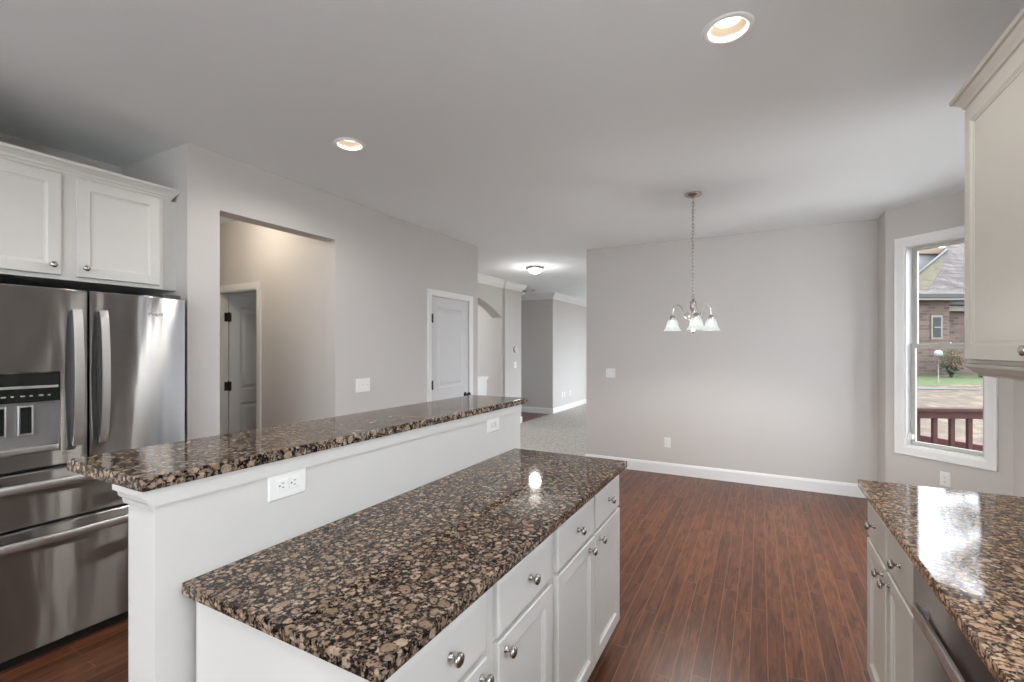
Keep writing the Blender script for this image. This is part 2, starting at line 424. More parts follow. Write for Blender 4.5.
# angled bay walls with window holes: built in a local frame along the wall
def angled_wall(name, p, q, s0, s1, z0, z1, th=.14, mats=None):
    d = Vector((q[0]-p[0], q[1]-p[1])); L = d.length; d.normalize(); nrm = Vector((-d.y, d.x))   # nrm: outside is to the left of travel p->q when + 
    m = MB(); R = Matrix(((d.x, nrm.x, 0, p[0]), (d.y, nrm.y, 0, p[1]), (0, 0, 1, 0), (0, 0, 0, 1)))
    for b in ((0, s0, 0, th, 0, H), (s1, L, 0, th, 0, H), (s0, s1, 0, th, 0, z0), (s0, s1, 0, th, z1, H)): m.box(*b, mat=R)
    struct(m.build(name, M['wall'])); return R, L
WZ0, WZ1 = .61, 2.385          # rough opening of the window
# on the first angled wall the casing spans .063-.60 along the wall from B0
R1, L1 = angled_wall('wall_bay', B0, B1, .155, .709, WZ0, WZ1)
R2, L2 = angled_wall('wall_bay_middle', B1, B2, .30, 1.22, WZ0, WZ1)
R3, L3 = angled_wall('wall_bay_near', B2, B3, .13, .72, WZ0, WZ1)
# hall behind the opening, powder room, pantry
wall('wall_hall', [(-6.2, -4.87, 2.76, 2.84, 0, H), (-4.25, XL-WT-.0005, 2.76, 2.84, 0, H), (-4.87, -4.25, 2.76, 2.84, DZ, H)])
wall('wall_hall_end', [(-6.3, -6.2, 1.57, 4.77, 0, H)])
wall('wall_pantry_side', [(-4.24, -4.12, 2.8405, 4.7735, 0, H)])
wall('wall_pantry_end', [(-7.2, XL-WT-.0005, 4.774, YE, 0, H)])
# foyer arcade
AX = -4.24; AY0, AY1 = 5.17, 7.50
am = MB(); am.box(AX-.2, AX, YE, AY0, 0, H)
ap = [(AY0, H), (AY0, 2.09)]
for k in range(0, 25):
    y = AY0+(AY1-AY0)*k/24; ap.append((y, 2.376-.224*((y-6.3)/1.0)**2))
ap += [(AY1, H)]
n = len(ap); am.add([(AX, y, z) for y, z in ap]+[(AX-.2, y, z) for y, z in ap],
    [tuple(range(n)), tuple(range(n, 2*n))[::-1]]+[(i, (i+1) % n, n+(i+1) % n, n+i) for i in range(n)])
am.box(AX-.2, AX, 7.5001, 7.54, 0, H); am.box(AX-.2, AX+.05, 7.5401, 8.2, 0, H)
struct(am.build('wall_arcade', M['wall']))
wall('wall_foyer_nib', [(-6.3, -4.45, 7.9, 8.0, 0, H)])
wall('wall_foyer_end', [(-7.2, -4.13, 9.65, 9.77, 0, H)])
wall('wall_foyer_outer', [(-7.3, -7.2, YE, 5.5, 0, H), (-7.3, -7.2, 7.7, 13.2, 0, H), (-7.3, -7.2, 5.5, 7.7, 0, .5), (-7.3, -7.2, 5.5, 7.7, 2.4, H)])
wall('wall_living', [(-4.25, -4.13, 9.7705, 13.0, 0, H)])
wall('wall_living_end', [(-4.25, -3.0, 13.0, 13.12, 0, H), (0.4, 1.17, 13.0, 13.12, 0, H), (-3.0, .4, 13.0, 13.12, 0, .4), (-3.0, .4, 13.0, 13.12, 2.4, H)])
wall('wall_living_side', [(1.05, 1.17, YF+.125, 7.2, 0, H), (1.05, 1.17, 12.2, 13.0, 0, H), (1.05, 1.17, 7.2, 12.2, 0, .35), (1.05, 1.17, 7.2, 12.2, 2.45, H)])

# baseboards and crown
BB = [(0, 0), (.015, 0), (.015, .105), (.009, .122), (.004, .13), (0, .13)]
def base(name, path):
    struct(MB().sweep(path, BB, plan).build(name, M['trim']))
base('baseboard_far', [(XR, YF-.0005), (-1.9645, YF-.0005), (-1.9645, YF+.12)][::1])
base('baseboard_left', [(XL+.0005, 3.90), (XL+.0005, OY1)][::1] if 0 else [(XL+.0005, 3.898), (XL+.0005, OY1+.01)])
base('baseboard_left', [(XL+.0005, YE), (XL+.0005, 4.767)])
base('baseboard_bay', [(B3[0]+.01, B3[1]+.01), (B2[0]-.0005, B2[1]), (B1[0]-.0005, B1[1]-.001), (B0[0]-.0005, B0[1]-.0005), (XR-.0005, YF)])
base('baseboard_living', [(-4.1295, 13.0), (-4.1295, 9.6495), (-7.2, 9.6495)][::-1][::-1])
base('baseboard_arcade', [(-4.40, 8.2005), (AX+.0505, 8.2005), (AX+.0505, 7.5395), (AX, 7.5395)])
CR = [(0, 0), (.012, 0), (.016, .02), (.03, .035), (.055, .06), (.075, .095), (.078, .11), (.09, .115), (.09, .138), (0, .138)]
def crown(name, path): struct(MB().sweep(path, [(o, H-.1385+d) for o, d in CR], plan).build(name, M['trim']))
crown('trim_1', [(-4.40, 8.2005), (AX+.0505, 8.2005), (AX+.0505, 7.5395), (AX+.0005, 7.5395), (AX+.0005, YE+.001), (XL-WT, YE+.001)])
crown('trim_2', [(-4.1295, 13.0), (-4.1295, 9.6495), (-7.2, 9.6495)])

# window on the angled wall (local frame: x along the wall, y outwards)
def window(name, R, s0, s1, z0, z1, cas=.07, latch=True, simple=False):
    o = bpy.data.objects.new(name, None); C.objects.link(o); o.matrix_world = R; MW[o] = R.copy(); o['kind'] = 'structure'
    mp = lambda u, v, d: R @ Vector((u, -d, v))
    c = MB(); prof = [(0, 0), (0, .02), (cas*.25, .016), (cas*.8, .013), (cas, .009), (cas, 0)]
    c.sweep([(s0-cas, z0-cas), (s1+cas, z0-cas), (s1+cas, z1+cas), (s0-cas, z1+cas)], prof, mp, closed=True)
    c.build('window_casing', M['trim'], o)
    j = MB()
    for b in ((s0, s0+.012, 0, .13, z0, z1), (s1-.012, s1, 0, .13, z0, z1), (s0+.012, s1-.012, 0, .13, z1-.012, z1), (s0+.012, s1-.012, 0, .13, z0, z0+.012)): j.box(*b, mat=R)
    j.build('window_frame', M['trim'], o)
    zm = (z0+z1)/2-.02; a, b = s0+.0125, s1-.0125
    def sash(nm, y0, y1, za, zb, rail=.034):
        f = MB()
        for q in ((a, a+rail, y0, y1, za, zb), (b-rail, b, y0, y1, za, zb), (a+rail, b-rail, y0, y1, za, za+rail), (a+rail, b-rail, y0, y1, zb-rail, zb)): f.box(*q, bev=.003, mat=R)
        so = f.build(nm, M['vinyl'], o)
        g = MB(); ym = (y0+y1)/2; g.box(a+rail, b-rail, ym-.002, ym+.002, za+rail, zb-rail, mat=R); g.build('pane', M['glass'], so)
    sash('upper_sash', .088, .112, zm, z1-.0125); sash('lower_sash', .060, .0855, z0+.0125, zm+.036)
    if latch:
        k = MB(); k.box((s0+s1)/2-.03, (s0+s1)/2+.03, .045, .06, zm+.038, zm+.05, .003, R); k.build('sash_lock', M['vinyl'], o)
        k = MB(); k.box(s0+.014, s0+.044, .028, .058, z0+.0625, z0+.105, .006, R); k.box(s0+.013, s0+.02, .02, .058, z0+.05, z0+.12, .003, R); k.build('stop_block', M['plate'], o)
    return o
window('window_1', R1, .155, .709, WZ0, WZ1)
window('window_2', R2, .30, 1.22, WZ0, WZ1, latch=False)
window('window_3', R3, .13, .72, WZ0, WZ1, latch=False)
def frame_at(p, ang): return Matrix.Translation((p[0], p[1], 0)) @ Matrix.Rotation(ang, 4, 'Z')
window('added_window_4', frame_at((PX1, BACK), PI), 0, PX1-PX0, .02, 2.3, latch=False)  # unseen, added behind the viewer to let in daylight
window('added_window_5', frame_at((XR, 1.0), -PI/2), 0, 1.3, 1.05, 2.2, latch=False)  # unseen right-wall window, added for more daylight
window('window_6', frame_at((1.05, 12.2), -PI/2), 0, 5.0, .35, 2.45, latch=False)  # unseen, added for the daylight on the living room wall
window('added_window_8', frame_at((-7.2, 5.5), PI/2), 0, 2.2, .5, 2.4, latch=False)  # unseen foyer window, added to brighten the space behind the arch
window('window_7', frame_at((-3.0, 13.0), 0), 0, 3.4, .4, 2.4, latch=False)  # unseen end window, added for living room daylight

# closed door in the left wall
d1 = sthing('door_1', (XL, (DY0+DY1)/2, 0))
mpx = lambda X, s=1: (lambda u, v, d: Vector((X+s*d, u, v)))
CAS = [(0, 0), (0, .018), (.018, .016), (.05, .012), (.065, .008), (.065, 0)]
def casing_xz(parent, mp, u0, u1, zt, wd=.065):
    m = MB(); pr = [(o_*wd/.065, d) for o_, d in CAS]
    m.sweep([(u1+wd, 0), (u1+wd, zt+wd), (u0-wd, zt+wd), (u0-wd, 0)], pr, mp); m.build('door_casing', M['trim'], parent)
casing_xz(d1, mpx(XL), DY0, DY1, DZ)
def door_slab(parent, mp, u0, u1, z0, z1, th, mat):
    """two panel moulded door; mp(u,v,d) with d = towards the viewer from the back face."""
    m = MB(); st = .115; P = [(u0+st, u1-st, z0+.23, .90), (u0+st, u1-st, 1.04, z1-.115)]
    def bx(a, b, c, d_):
        m.rings(a, b, c, d_, [(0, 0), (0, th)], mp)
    bx(u0, u0+st, z0, z1); bx(u1-st, u1, z0, z1)
    bx(u0+st, u1-st, z0, P[0][2]); bx(u0+st, u1-st, .90, 1.04); bx(u0+st, u1-st, P[1][3], z1)
    for a, b, c, d_ in P:
        m.rings(a, b, c, d_, [(0, .004), (0, th-.001), (.012, th-.011), (.03, th-.011), (.055, th-.003), (.06, th-.003)], mp)
    return m.build('door_slab', mat, parent)
door_slab(d1, lambda u, v, d: Vector((XL-.05+d, u, v)), DY0+.004, DY1-.004, .01, DZ-.004, .035, M['doorpaint'])
for z in (1.80, 1.08, .25):
    h = MB(); h.box(XL-.0145, XL+.019, DY0+.0005, DY0+.017, z-.045, z+.045, .003); h.lathe([(.006, 0), (.006, .1)], (XL+.019, DY0+.004, z-.05), seg=10); h.build('hinge', M['bronze'], d1)
k = MB(); kx, ky, kz = XL-.015, 4.635, .925
k.lathe([(0, 0), (.030, 0), (.030, .006), (.012, .012), (.010, .03), (.026, .045), (.030, .058), (.024, .070), (0, .074)], (kx, ky, kz), (1, 0, 0), 20); k.build('door_knob', M['bronze'], d1)
# open door in the hall behind the opening
d2 = sthing('door_2', (-4.56, 2.76, 0))
casing_xz(d2, lambda u, v, d: Vector((u, 2.7595-d, v)), -4.87, -4.25, DZ)
j = MB(); j.box(-4.8695, -4.858, 2.761, 2.8395, 0, DZ-.001); j.box(-4.262, -4.2505, 2.761, 2.8395, 0, DZ-.001); j.box(-4.858, -4.262, 2.761, 2.8395, DZ-.012, DZ-.001); j.build('door_frame', M['jamb'], d2)
door_slab(d2, lambda u, v, d: Vector((-4.893+d, u, v)), 2.852, 3.44, .01, DZ-.02, .035, M['doorpaint'])
for z in (1.80, 1.085, .25):
    h = MB(); h.box(-4.8575, -4.850, 2.80, 2.87, z-.045, z+.045, .002); h.lathe([(.007, 0), (.007, .1)], (-4.85, 2.846, z-.05), seg=10); h.build('hinge', M['bronze'], d2)

pl_ = thing('powder_fill_light', (-4.9, 3.9, H), 'small ceiling light added out of view in the room behind the open door', 'ceiling light')  # unseen lamp added to brighten the dark room behind the door
MB().lathe([(0, 0), (.10, 0), (.10, -.02), (.08, -.05), (.04, -.07), (0, -.075)], (-4.9, 3.9, H-.0002), seg=28).build('glass_dome', M['dome'], pl_)
lamp('POINT', 'powder_fill_lamp', (-4.9, 3.9, H-.15), 5, (.9, .95, 1), .06, parent=pl_)
# ------------------------------------------------------------------ plates
def plate(name, origin, mp, uw, vh, kind, label, cat, group=None, gang=1):
    """mp(u,v,d) world, centred on (0,0)."""
    o = thing(name, origin, label, cat, group)
    m = MB(); m.rings(-uw/2, uw/2, -vh/2, vh/2, [(0, .0005), (0, .003), (.004, .006)], mp); m.build('plate', M['plate'], o)
    def disc_slot(cu, cv, horiz):
        f = MB(); f.rings(cu-.017, cu+.017, cv-.017, cv+.017, [(0, .005), (0, .0075), (.003, .0085)], mp); fo = f.build('socket', M['plate'], o)
        sl = MB()
        for a in (-.006, .006):
            if horiz: sl.rings(cu-.003, cu+.004, cv+a-.001, cv+a+.001, [(0, .0080), (0, .0092)], mp)
            else: sl.rings(cu+a-.001, cu+a+.001, cv-.003, cv+.005, [(0, .0080), (0, .0092)], mp)
        if horiz: sl.rings(cu-.012, cu-.008, cv-.002, cv+.002, [(0, .0080), (0, .0092)], mp)
        else: sl.rings(cu-.002, cu+.002, cv-.012, cv-.008, [(0, .0080), (0, .0092)], mp)
        sl.build('slot', M['slot'], fo)
    if kind == 'outlet': disc_slot(0, .019, False); disc_slot(0, -.019, False)
    elif kind == 'outlet_h': disc_slot(-.019, 0, True); disc_slot(.019, 0, True)
    elif kind == 'coax':
        f = MB(); f.lathe([(.006, .005), (.006, .012), (.003, .014)], mp(0, 0, 0), mp(0, 0, 1)-mp(0, 0, 0), 12); f.build('connector', M['nickel'], o)
    else:
        for g in range(gang):
            cu = (g-(gang-1)/2)*.046
            f = MB(); f.rings(cu-.0065, cu+.0065, -.013, .013, [(0, .005), (0, .007)], mp); f.build('switch_bezel', M['plate'], o)
            f = MB(); f.rings(cu-.0045, cu+.0045, -.002, .010, [(0, .006), (0, .013), (.002, .015)], mp); f.build('toggle', M['plate'], o)
    return o
def on_x(X, Y, Z, s=1): return (X, Y, Z), (lambda u, v, d: Vector((X+s*d, Y+s*u, Z+v)))
def on_y(X, Y, Z): return (X, Y, Z), (lambda u, v, d: Vector((X+u, Y-d, Z+v)))
o_, m_ = on_x(XL, 2.997, 1.149); plate('light_switch', o_, m_, .165, .118, 'switch', 'white triple toggle switch plate on the left wall beside the wide opening', 'light switch', gang=3)
o_, m_ = on_y(-1.651, YF, 1.17); plate('light_switch', o_, m_, .118, .118, 'switch', 'white double toggle switch plate on the far dining wall', 'light switch', gang=2)
o_, m_ = on_y(-.966, YF, .368); plate('wall_outlet', o_, m_, .075, .118, 'outlet', 'white outlet low on the far dining wall under the chandelier', 'outlet')
o_, m_ = on_x(AX+.05, 7.94, 1.16); plate('light_switch', o_, m_, .12, .118, 'switch', 'white switch plate on the column below the round thermostat', 'light switch', gang=2)
o_, m_ = on_x(-4.13, 10.22, .39); plate('wall_outlet', o_, m_, .075, .118, 'outlet', 'white outlet low on the bright living room wall, nearer the dark corner', 'outlet')
o_, m_ = on_x(-4.13, 10.36, .39); plate('cable_plate', o_, m_, .075, .118, 'coax', 'white cable plate right beside the outlet on the bright living room wall', 'wall plate')
o_, m_ = on_x(-4.13, 10.72, .385); plate('phone_plate', o_, m_, .075, .118, 'coax', 'small faint plate farther along the bright living room wall than the outlet', 'wall plate')
Rb = R1 @ Matrix.Translation((.452, 0, .395)); plate('wall_outlet', Rb.translation, (lambda u, v, d: Rb @ Vector((u, -d, v))), .075, .118, 'outlet', 'white outlet on the angled wall right under the window', 'outlet')
PX = -1.216
o_, m_ = on_x(PX, .880, 1.079); plate('wall_outlet', o_, m_, .122, .079, 'outlet_h', 'large sideways white outlet near the near end of the island half wall', 'outlet')
o_, m_ = on_x(PX, 2.058, 1.083); plate('wall_outlet', o_, m_, .122, .079, 'outlet_h', 'small sideways white outlet near the far end of the island half wall', 'outlet')
# thermostat
th = thing('thermostat', (AX+.05, 7.921, 1.459), 'round dark-rimmed thermostat on the white column wall', 'thermostat')
MB().lathe([(0, 0), (.058, 0), (.06, .012), (.054, .02), (0, .02)], (AX+.0505, 7.921, 1.459), (1, 0, 0), 28).build('rim', M['grey'], th)
MB().lathe([(0, .019), (.046, .019), (.044, .034), (.02, .038), (0, .038)], (AX+.0505, 7.921, 1.459), (1, 0, 0), 28).build('dial', M['plate'], th)
MB().lathe([(0, .037), (.012, .037), (.012, .041), (0, .041)], (AX+.0505, 7.921, 1.459), (1, 0, 0), 16).build('display', M['darkgrey'], th)

# ------------------------------------------------------------------ half wall + raised bar
hw = thing('half_wall', (-1.277, 1.458, 0), 'white painted half wall of the island holding the raised granite bar', 'half wall')
MB().box(-1.338, PX, .545, 2.371, 0, 1.1525, .002).build('wall_body', M['pony'], hw)
t = MB()
pr = [(0, 0), (.006, .0), (.008, .012), (.016, .02), (.018, .03), (.027, .036), (.028, .05), (0, .05)]
t.sweep([(-1.22, .545), (-1.345, .545)], [(o, 1.1025+d) for o, d in pr], lambda u, v, d: Vector((u, v, d))) if 0 else None
vs = []
for x in (-1.348, PX+.008):
    for o, d in pr: vs.append((x, .5449-o, 1.1020+d))
n = len(pr); t.add(vs, [tuple(range(n)), tuple(range(n, 2*n))[::-1]]+[(i, (i+1) % n, n+(i+1) % n, n+i) for i in range(n)])
t.box(PX, PX+.007, .5449, 2.37, 1.112, 1.152, .0015); t.box(-1.35, -1.338, .5449, 2.37, 1.105, 1.152, .002)
t.build('moulding', M['pony'], hw)
t = MB(); t.box(-1.352, -1.338, .545, 2.371, 0, .12, .003); t.box(-1.338, PX, 2.371, 2.384, 0, .12, .003); t.build('baseboard', M['trim'], hw)
tag(MB().box(-1.59, -1.20, .514, 2.43, 1.153, 1.184, .005).build('bar_top', M['granite']), 'narrow raised brown speckled granite bar top on the half wall', 'bar top')
tag(MB().box(-1.2155, -.582, .60, 2.30, .884, .914, .005).build('island_countertop', M['granite']), 'lower wide brown speckled granite countertop on the island cabinets', 'countertop')

# ------------------------------------------------------------------ cabinets
def knob(parent, p, ax, mat='nickel'):
    MB().lathe([(0, 0), (.009, 0), (.009, .003), (.005, .007), (.0045, .014), (.007, .018), (.0145, .021), (.0160, .026), (.0145, .030), (.008, .033), (0, .034)], p, ax, 20).build('knob', M[mat], parent)
DOOR = [(0, 0), (0, .017), (.003, .020), (.052, .020), (.055, .018), (.060, .0135), (.066, .012), (.067, .010), (.09, .010)]
DRAW = [(0, 0), (0, .014), (.004, .018), (.012, .020), (.02, .020)]
def front(parent, kind, X, s, y0, y1, z0, z1, mat, kn=None, kmat='nickel'):
    mp = lambda u, v, d: Vector((X+s*d, u, v))
    nm = 'door' if kind == 'door' else 'drawer'
    m = MB().rings(y0, y1, z0, z1, DOOR if kind == 'door' else DRAW, mp)
    if kind == 'drawer':   # the drawer box behind the front
        m.box(X-s*.001, X-s*.30, y0+.02, y1-.02, z0+.02, z1-.02)
    o = m.build(nm, M[mat], parent)
    if kn: knob(o, (X+s*.0198, kn[0], kn[1]), (s, 0, 0), kmat)
    return o
def base_cab(name, xb, xf, s, y0, y1, mat, label, end_far=False):
    """hollow carcass open under the fronts."""
    o = thing(name, ((xb+xf)/2, (y0+y1)/2, 0), label, 'cabinet')
    c = MB(); g = s
    xe = xf-g*.0192; c.box(xb, xe, y0, y0+.018, .10, .8835); c.box(xb, xe, y1-.018, y1, .10, .8835)
    c.box(xb, xb+g*.012, y0+.018, y1-.018, .10, .8835); c.box(xb, xe, y0+.018, y1-.018, .10, .118)
    ff = xf-g*.0; 
    c.box(ff-g*.019, ff, y0, y0+.035, .10, .8835); c.box(ff-g*.019, ff, y1-.035, y1, .10, .8835)
    c.box(ff-g*.019, ff, y0+.035, y1-.035, .845, .8835); c.box(ff-g*.019, ff, y0+.035, y1-.035, .10, .135)
    c.box(ff-g*.019, ff, y0+.035, y1-.035, .685, .705)
    c.build('carcass', M[mat], o)
    MB().box(xb+g*.01, xf-g*.075, y0+.001, y1-.001, 0, .0995).build('toe_kick', M['darkgrey'] if 0 else M[mat], o)
    return o
XF = -.63
a = base_cab('base_cabinet', -1.193, XF, 1, .622, 1.0348, 'cab', 'white island base cabinet nearest the camera, its knobs low at the frame edge')
front(a, 'drawer', XF, 1, .650, 1.006, .702, .853, 'cab', (.845, .785)); front(a, 'door', XF, 1, .650, 1.006, .14, .690, 'cab', (.975, .655))
a = base_cab('base_cabinet', -1.193, XF, 1, 1.0352, 1.4438, 'cab', 'white single-door island base cabinet, second from the near end')
front(a, 'drawer', XF, 1, 1.064, 1.42, .702, .853, 'cab', (1.25, .785)); front(a, 'door', XF, 1, 1.064, 1.42, .14, .690, 'cab', (1.10, .655))
a = base_cab('base_cabinet', -1.193, XF, 1, 1.4442, 2.285, 'cab', 'wide white island base cabinet with paired doors at the far end by the dining floor')
front(a, 'drawer', XF, 1, 1.476, 1.870, .702, .853, 'cab', (1.665, .785)); front(a, 'drawer', XF, 1, 1.888, 2.260, .702, .853, 'cab', (2.07, .785))
front(a, 'door', XF, 1, 1.476, 1.872, .14, .690, 'cab', (1.80, .655)); front(a, 'door', XF, 1, 1.886, 2.260, .14, .690, 'cab', (1.93, .655))

RX = .41
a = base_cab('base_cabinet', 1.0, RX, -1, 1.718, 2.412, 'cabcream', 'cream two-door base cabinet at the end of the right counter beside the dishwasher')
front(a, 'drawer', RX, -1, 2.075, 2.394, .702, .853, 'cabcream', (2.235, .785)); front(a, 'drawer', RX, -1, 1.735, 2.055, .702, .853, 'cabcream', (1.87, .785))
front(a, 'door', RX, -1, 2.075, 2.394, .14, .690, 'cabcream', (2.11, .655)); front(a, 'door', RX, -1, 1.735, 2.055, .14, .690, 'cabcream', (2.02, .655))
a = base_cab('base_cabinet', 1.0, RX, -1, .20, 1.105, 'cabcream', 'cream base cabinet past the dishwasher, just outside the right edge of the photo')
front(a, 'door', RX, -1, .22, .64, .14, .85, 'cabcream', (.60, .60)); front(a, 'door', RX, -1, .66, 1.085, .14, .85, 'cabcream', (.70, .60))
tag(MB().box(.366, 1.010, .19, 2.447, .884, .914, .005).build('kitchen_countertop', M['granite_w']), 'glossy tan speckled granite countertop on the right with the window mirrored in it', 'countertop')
# dishwasher
dw = thing('dishwasher', (.70, 1.41, 0), 'stainless dishwasher set into the right cabinets under the tan counter', 'dishwasher')
MB().box(.42, .99, 1.112, 1.710, .01, .875).build('tub', M['darkgrey'], dw)
MB().box(.384, .4195, 1.112, 1.710, .12, .872, .006).build('door', M['steel_d'], dw)
hd = MB(); hd.box(.356, .368, 1.20, 1.60, .765, .795, .005); hd.box(.367, .385, 1.21, 1.235, .77, .79); hd.box(.367, .385, 1.565, 1.59, .77, .79); hd.build('handle', M['steel_h'], dw)
MB().box(.47, .49, 1.12, 1.70, .01, .115).build('kick_plate', M['black'], dw)

# wall cabinets
def sweep_crown(parent, path, z0, mat):
    pr = [(0, 0), (.004, 0), (.006, .012), (.012, .016), (.016, .028), (.030, .042), (.034, .046), (.042, .050), (.045, .064), (0, .064)]
    MB().sweep(path, [(o, z0+d) for o, d in pr], plan).build('crown_moulding', M[mat], parent)
uc = thing('wall_cabinet', (-3.58, 1.08, 1.835), 'off-white two-door wall cabinet above the refrigerator', 'cabinet')
c = MB(); c.box(-3.93, -3.24, .60, 1.54, 1.835, 2.415, .002); c.box(-3.26, -3.238, 1.50, 1.541, 1.834, 2.41, .002); c.build('carcass', M['cab'], uc)
front(uc, 'door', -3.24, 1, .655, 1.022, 1.857, 2.385, 'cab', (.985, 1.905)); front(uc, 'door', -3.24, 1, 1.086, 1.474, 1.857, 2.385, 'cab', (1.117, 1.905))
sweep_crown(uc, [(-3.93, 1.5405), (-3.2375, 1.5405), (-3.2375, .60)][::-1][::-1] if 0 else [(-3.2375, .60), (-3.2375, 1.5405), (-3.60, 1.5405)][::-1], 2.395, 'cab')
MB().box(-3.93, -3.2385, 1.5405, 1.5695, 1.835, 2.39).build('filler', M['cab'], uc)
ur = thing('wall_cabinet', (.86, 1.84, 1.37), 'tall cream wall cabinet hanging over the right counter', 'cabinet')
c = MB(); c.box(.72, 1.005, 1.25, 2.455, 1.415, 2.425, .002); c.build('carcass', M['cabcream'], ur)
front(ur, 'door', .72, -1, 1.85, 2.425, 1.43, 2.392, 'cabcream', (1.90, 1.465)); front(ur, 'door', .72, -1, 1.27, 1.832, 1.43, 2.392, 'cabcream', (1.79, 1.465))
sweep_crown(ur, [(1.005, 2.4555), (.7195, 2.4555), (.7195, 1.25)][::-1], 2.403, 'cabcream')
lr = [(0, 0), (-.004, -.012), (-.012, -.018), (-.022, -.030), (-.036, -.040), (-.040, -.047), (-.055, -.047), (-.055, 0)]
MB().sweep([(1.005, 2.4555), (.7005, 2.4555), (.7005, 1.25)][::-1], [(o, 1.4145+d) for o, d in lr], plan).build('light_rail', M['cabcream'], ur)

# ------------------------------------------------------------------ refrigerator
fr = thing('refrigerator', (-3.4, 1.06, 0), 'stainless french-door refrigerator with water dispenser and two lower drawers', 'refrigerator')
FY0, FY1, FS = .614, 1.503, 1.054
MB().box(-3.80, -3.062, FY0+.004, FY1-.004, .03, 1.755, .004).build('body', M['darkgrey'], fr)
# left door with a hole for the dispenser
DD = (.675, .948, .985, 1.356)
ld = MB()
def bowed(m, y0, y1, z0, z1, x0=-3.055, x1=-3.0, bow=.006, seg=8, ya=FY0, yb=FY1):
    """door slab whose front bulges slightly across the whole width."""
    fx = lambda y: x1 - bow*((2*(y-ya)/(yb-ya)-1)**2)
    ys = [y0+(y1-y0)*i/seg for i in range(seg+1)]; vs = []
    for y in ys:
        for z, x in ((z0, x0), (z0, fx(y)-.006), (z0+.006, fx(y)), (z1-.006, fx(y)), (z1, fx(y)-.006), (z1, x0)): vs.append((x, y, z))
    fs = []
    for i in range(seg):
        for k in range(6):
            k2 = (k+1) % 6; fs.append((i*6+k, i*6+k2, (i+1)*6+k2, (i+1)*6+k))
    fs += [tuple(range(6)), tuple(seg*6+k for k in range(6))[::-1]]
    m.add(vs, fs)
bowed(ld, FY0, DD[0], .908, 1.765, seg=2); bowed(ld, DD[1], FS-.005, .908, 1.765, seg=3)
bowed(ld, DD[0], DD[1], .908, DD[2], seg=5); bowed(ld, DD[0], DD[1], DD[3], 1.765, seg=5)
ldo = ld.build('door', M['steel'], fr)
rd = MB(); bowed(rd, FS+.005, FY1, .908, 1.765); rdo = rd.build('door', M['steel'], fr)
def fhandle(parent, y, sgn):
    pts = []; prev = None
    m = MB(); vs = []; fs = []; N = 18
    for i in range(N+1):
        t_ = i/N; z = .995+.672*t_; bow = math.sin(PI*t_); xo = -2.968+.030*bow**.7
        yy = y
        for a_, b_ in ((-.019, 0), (-.017, .005), (.017, .005), (.019, 0), (.017, -.004), (-.017, -.004)): vs.append((xo+b_, yy+a_, z))
    for i in range(N):
        for k in range(6):
            k2 = (k+1) % 6; fs.append((i*6+k, i*6+k2, (i+1)*6+k2, (i+1)*6+k))
    fs += [tuple(range(6)), tuple(N*6+k for k in range(6))[::-1]]
    m.add(vs, fs); pass
    ho_ = m.build('handle', M['steel_h'], parent)
    g = MB(); vs = []; fs = []; N = 18
    for i in range(N+1):
        t_ = i/N; z = 1.002+.658*t_; xo = -2.973+.030*math.sin(PI*t_)**.7
        for a_, x_ in ((-.013, -3.000), (-.013, xo), (.013, xo), (.013, -3.000)): vs.append((x_, y+a_, z))
    for i in range(N):
        for k in range(4): k2 = (k+1) % 4; fs.append((i*4+k, i*4+k2, (i+1)*4+k2, (i+1)*4+k))
    fs += [(0, 1, 2, 3), (N*4+3, N*4+2, N*4+1, N*4)]
    g.add(vs, fs); g.build('shade_filler', M['darkgrey'], ho_)  # dark filler plate, stands in for the shadowed gap behind the bar
fhandle(ldo, 1.000, 1); fhandle(rdo, 1.104, 1)
lg = MB()
cx = 1.315
for i, wdt in enumerate((.016, .004, .009, .010, .008, .009, .004, .010)):
    lg.box(-3.0025, -2.9985, cx, cx+wdt*.7, 1.662 if i not in (4,) else 1.656, 1.674 if i in (0, 1, 6) else 1.671); cx += wdt*.7+.0035
lg.build('logo', M['nickel'], rdo)
# dispenser
MB().rings(DD[0]+.001, DD[1]-.001, 1.222, DD[3]-.001, [(0, -.04), (0, .002), (.004, .005)], lambda u, v, d: Vector((-3.001+d, u, v))).build('control_panel', M['black'], ldo)
MB().box(-2.9965, -2.990, .70, .938, 1.286, 1.298, .002).build('bright_bar', M['steel_h'], ldo)
for q in range(7): MB().box(-2.9962, -2.9952, .715+q*.031, .715+q*.031+(.016 if q % 2 else .010), 1.248, 1.255).build('touch_icon', M['grey'], ldo)
rc = MB()
x0, x1 = -3.052, -3.004
rc.box(x0, x0+.004, DD[0]+.001, DD[1]-.001, DD[2]+.001, 1.2215); rc.box(x0+.004, x1, DD[0]+.001, DD[0]+.008, DD[2]+.001, 1.2215); rc.box(x0+.004, x1, DD[1]-.008, DD[1]-.001, DD[2]+.001, 1.2215)
rc.build('dispenser_recess', M['recess'], ldo)
tr = MB(); tr.box(-3.047, -2.990, DD[0]+.0085, DD[1]-.0085, DD[2]+.001, DD[2]+.028, .006); tr.build('drip_tray', M['steel_h'], ldo)
for y in (.745, .835):
    p = MB(); p.box(-3.047, -3.030, y-.027, y+.027, 1.065, 1.205, .004); po = p.build('paddle', M['steel_h'], ldo)
    MB().box(-3.0305, -3.024, y-.019, y+.019, 1.075, 1.197, .002).build('paddle_pad', M['black'], po)
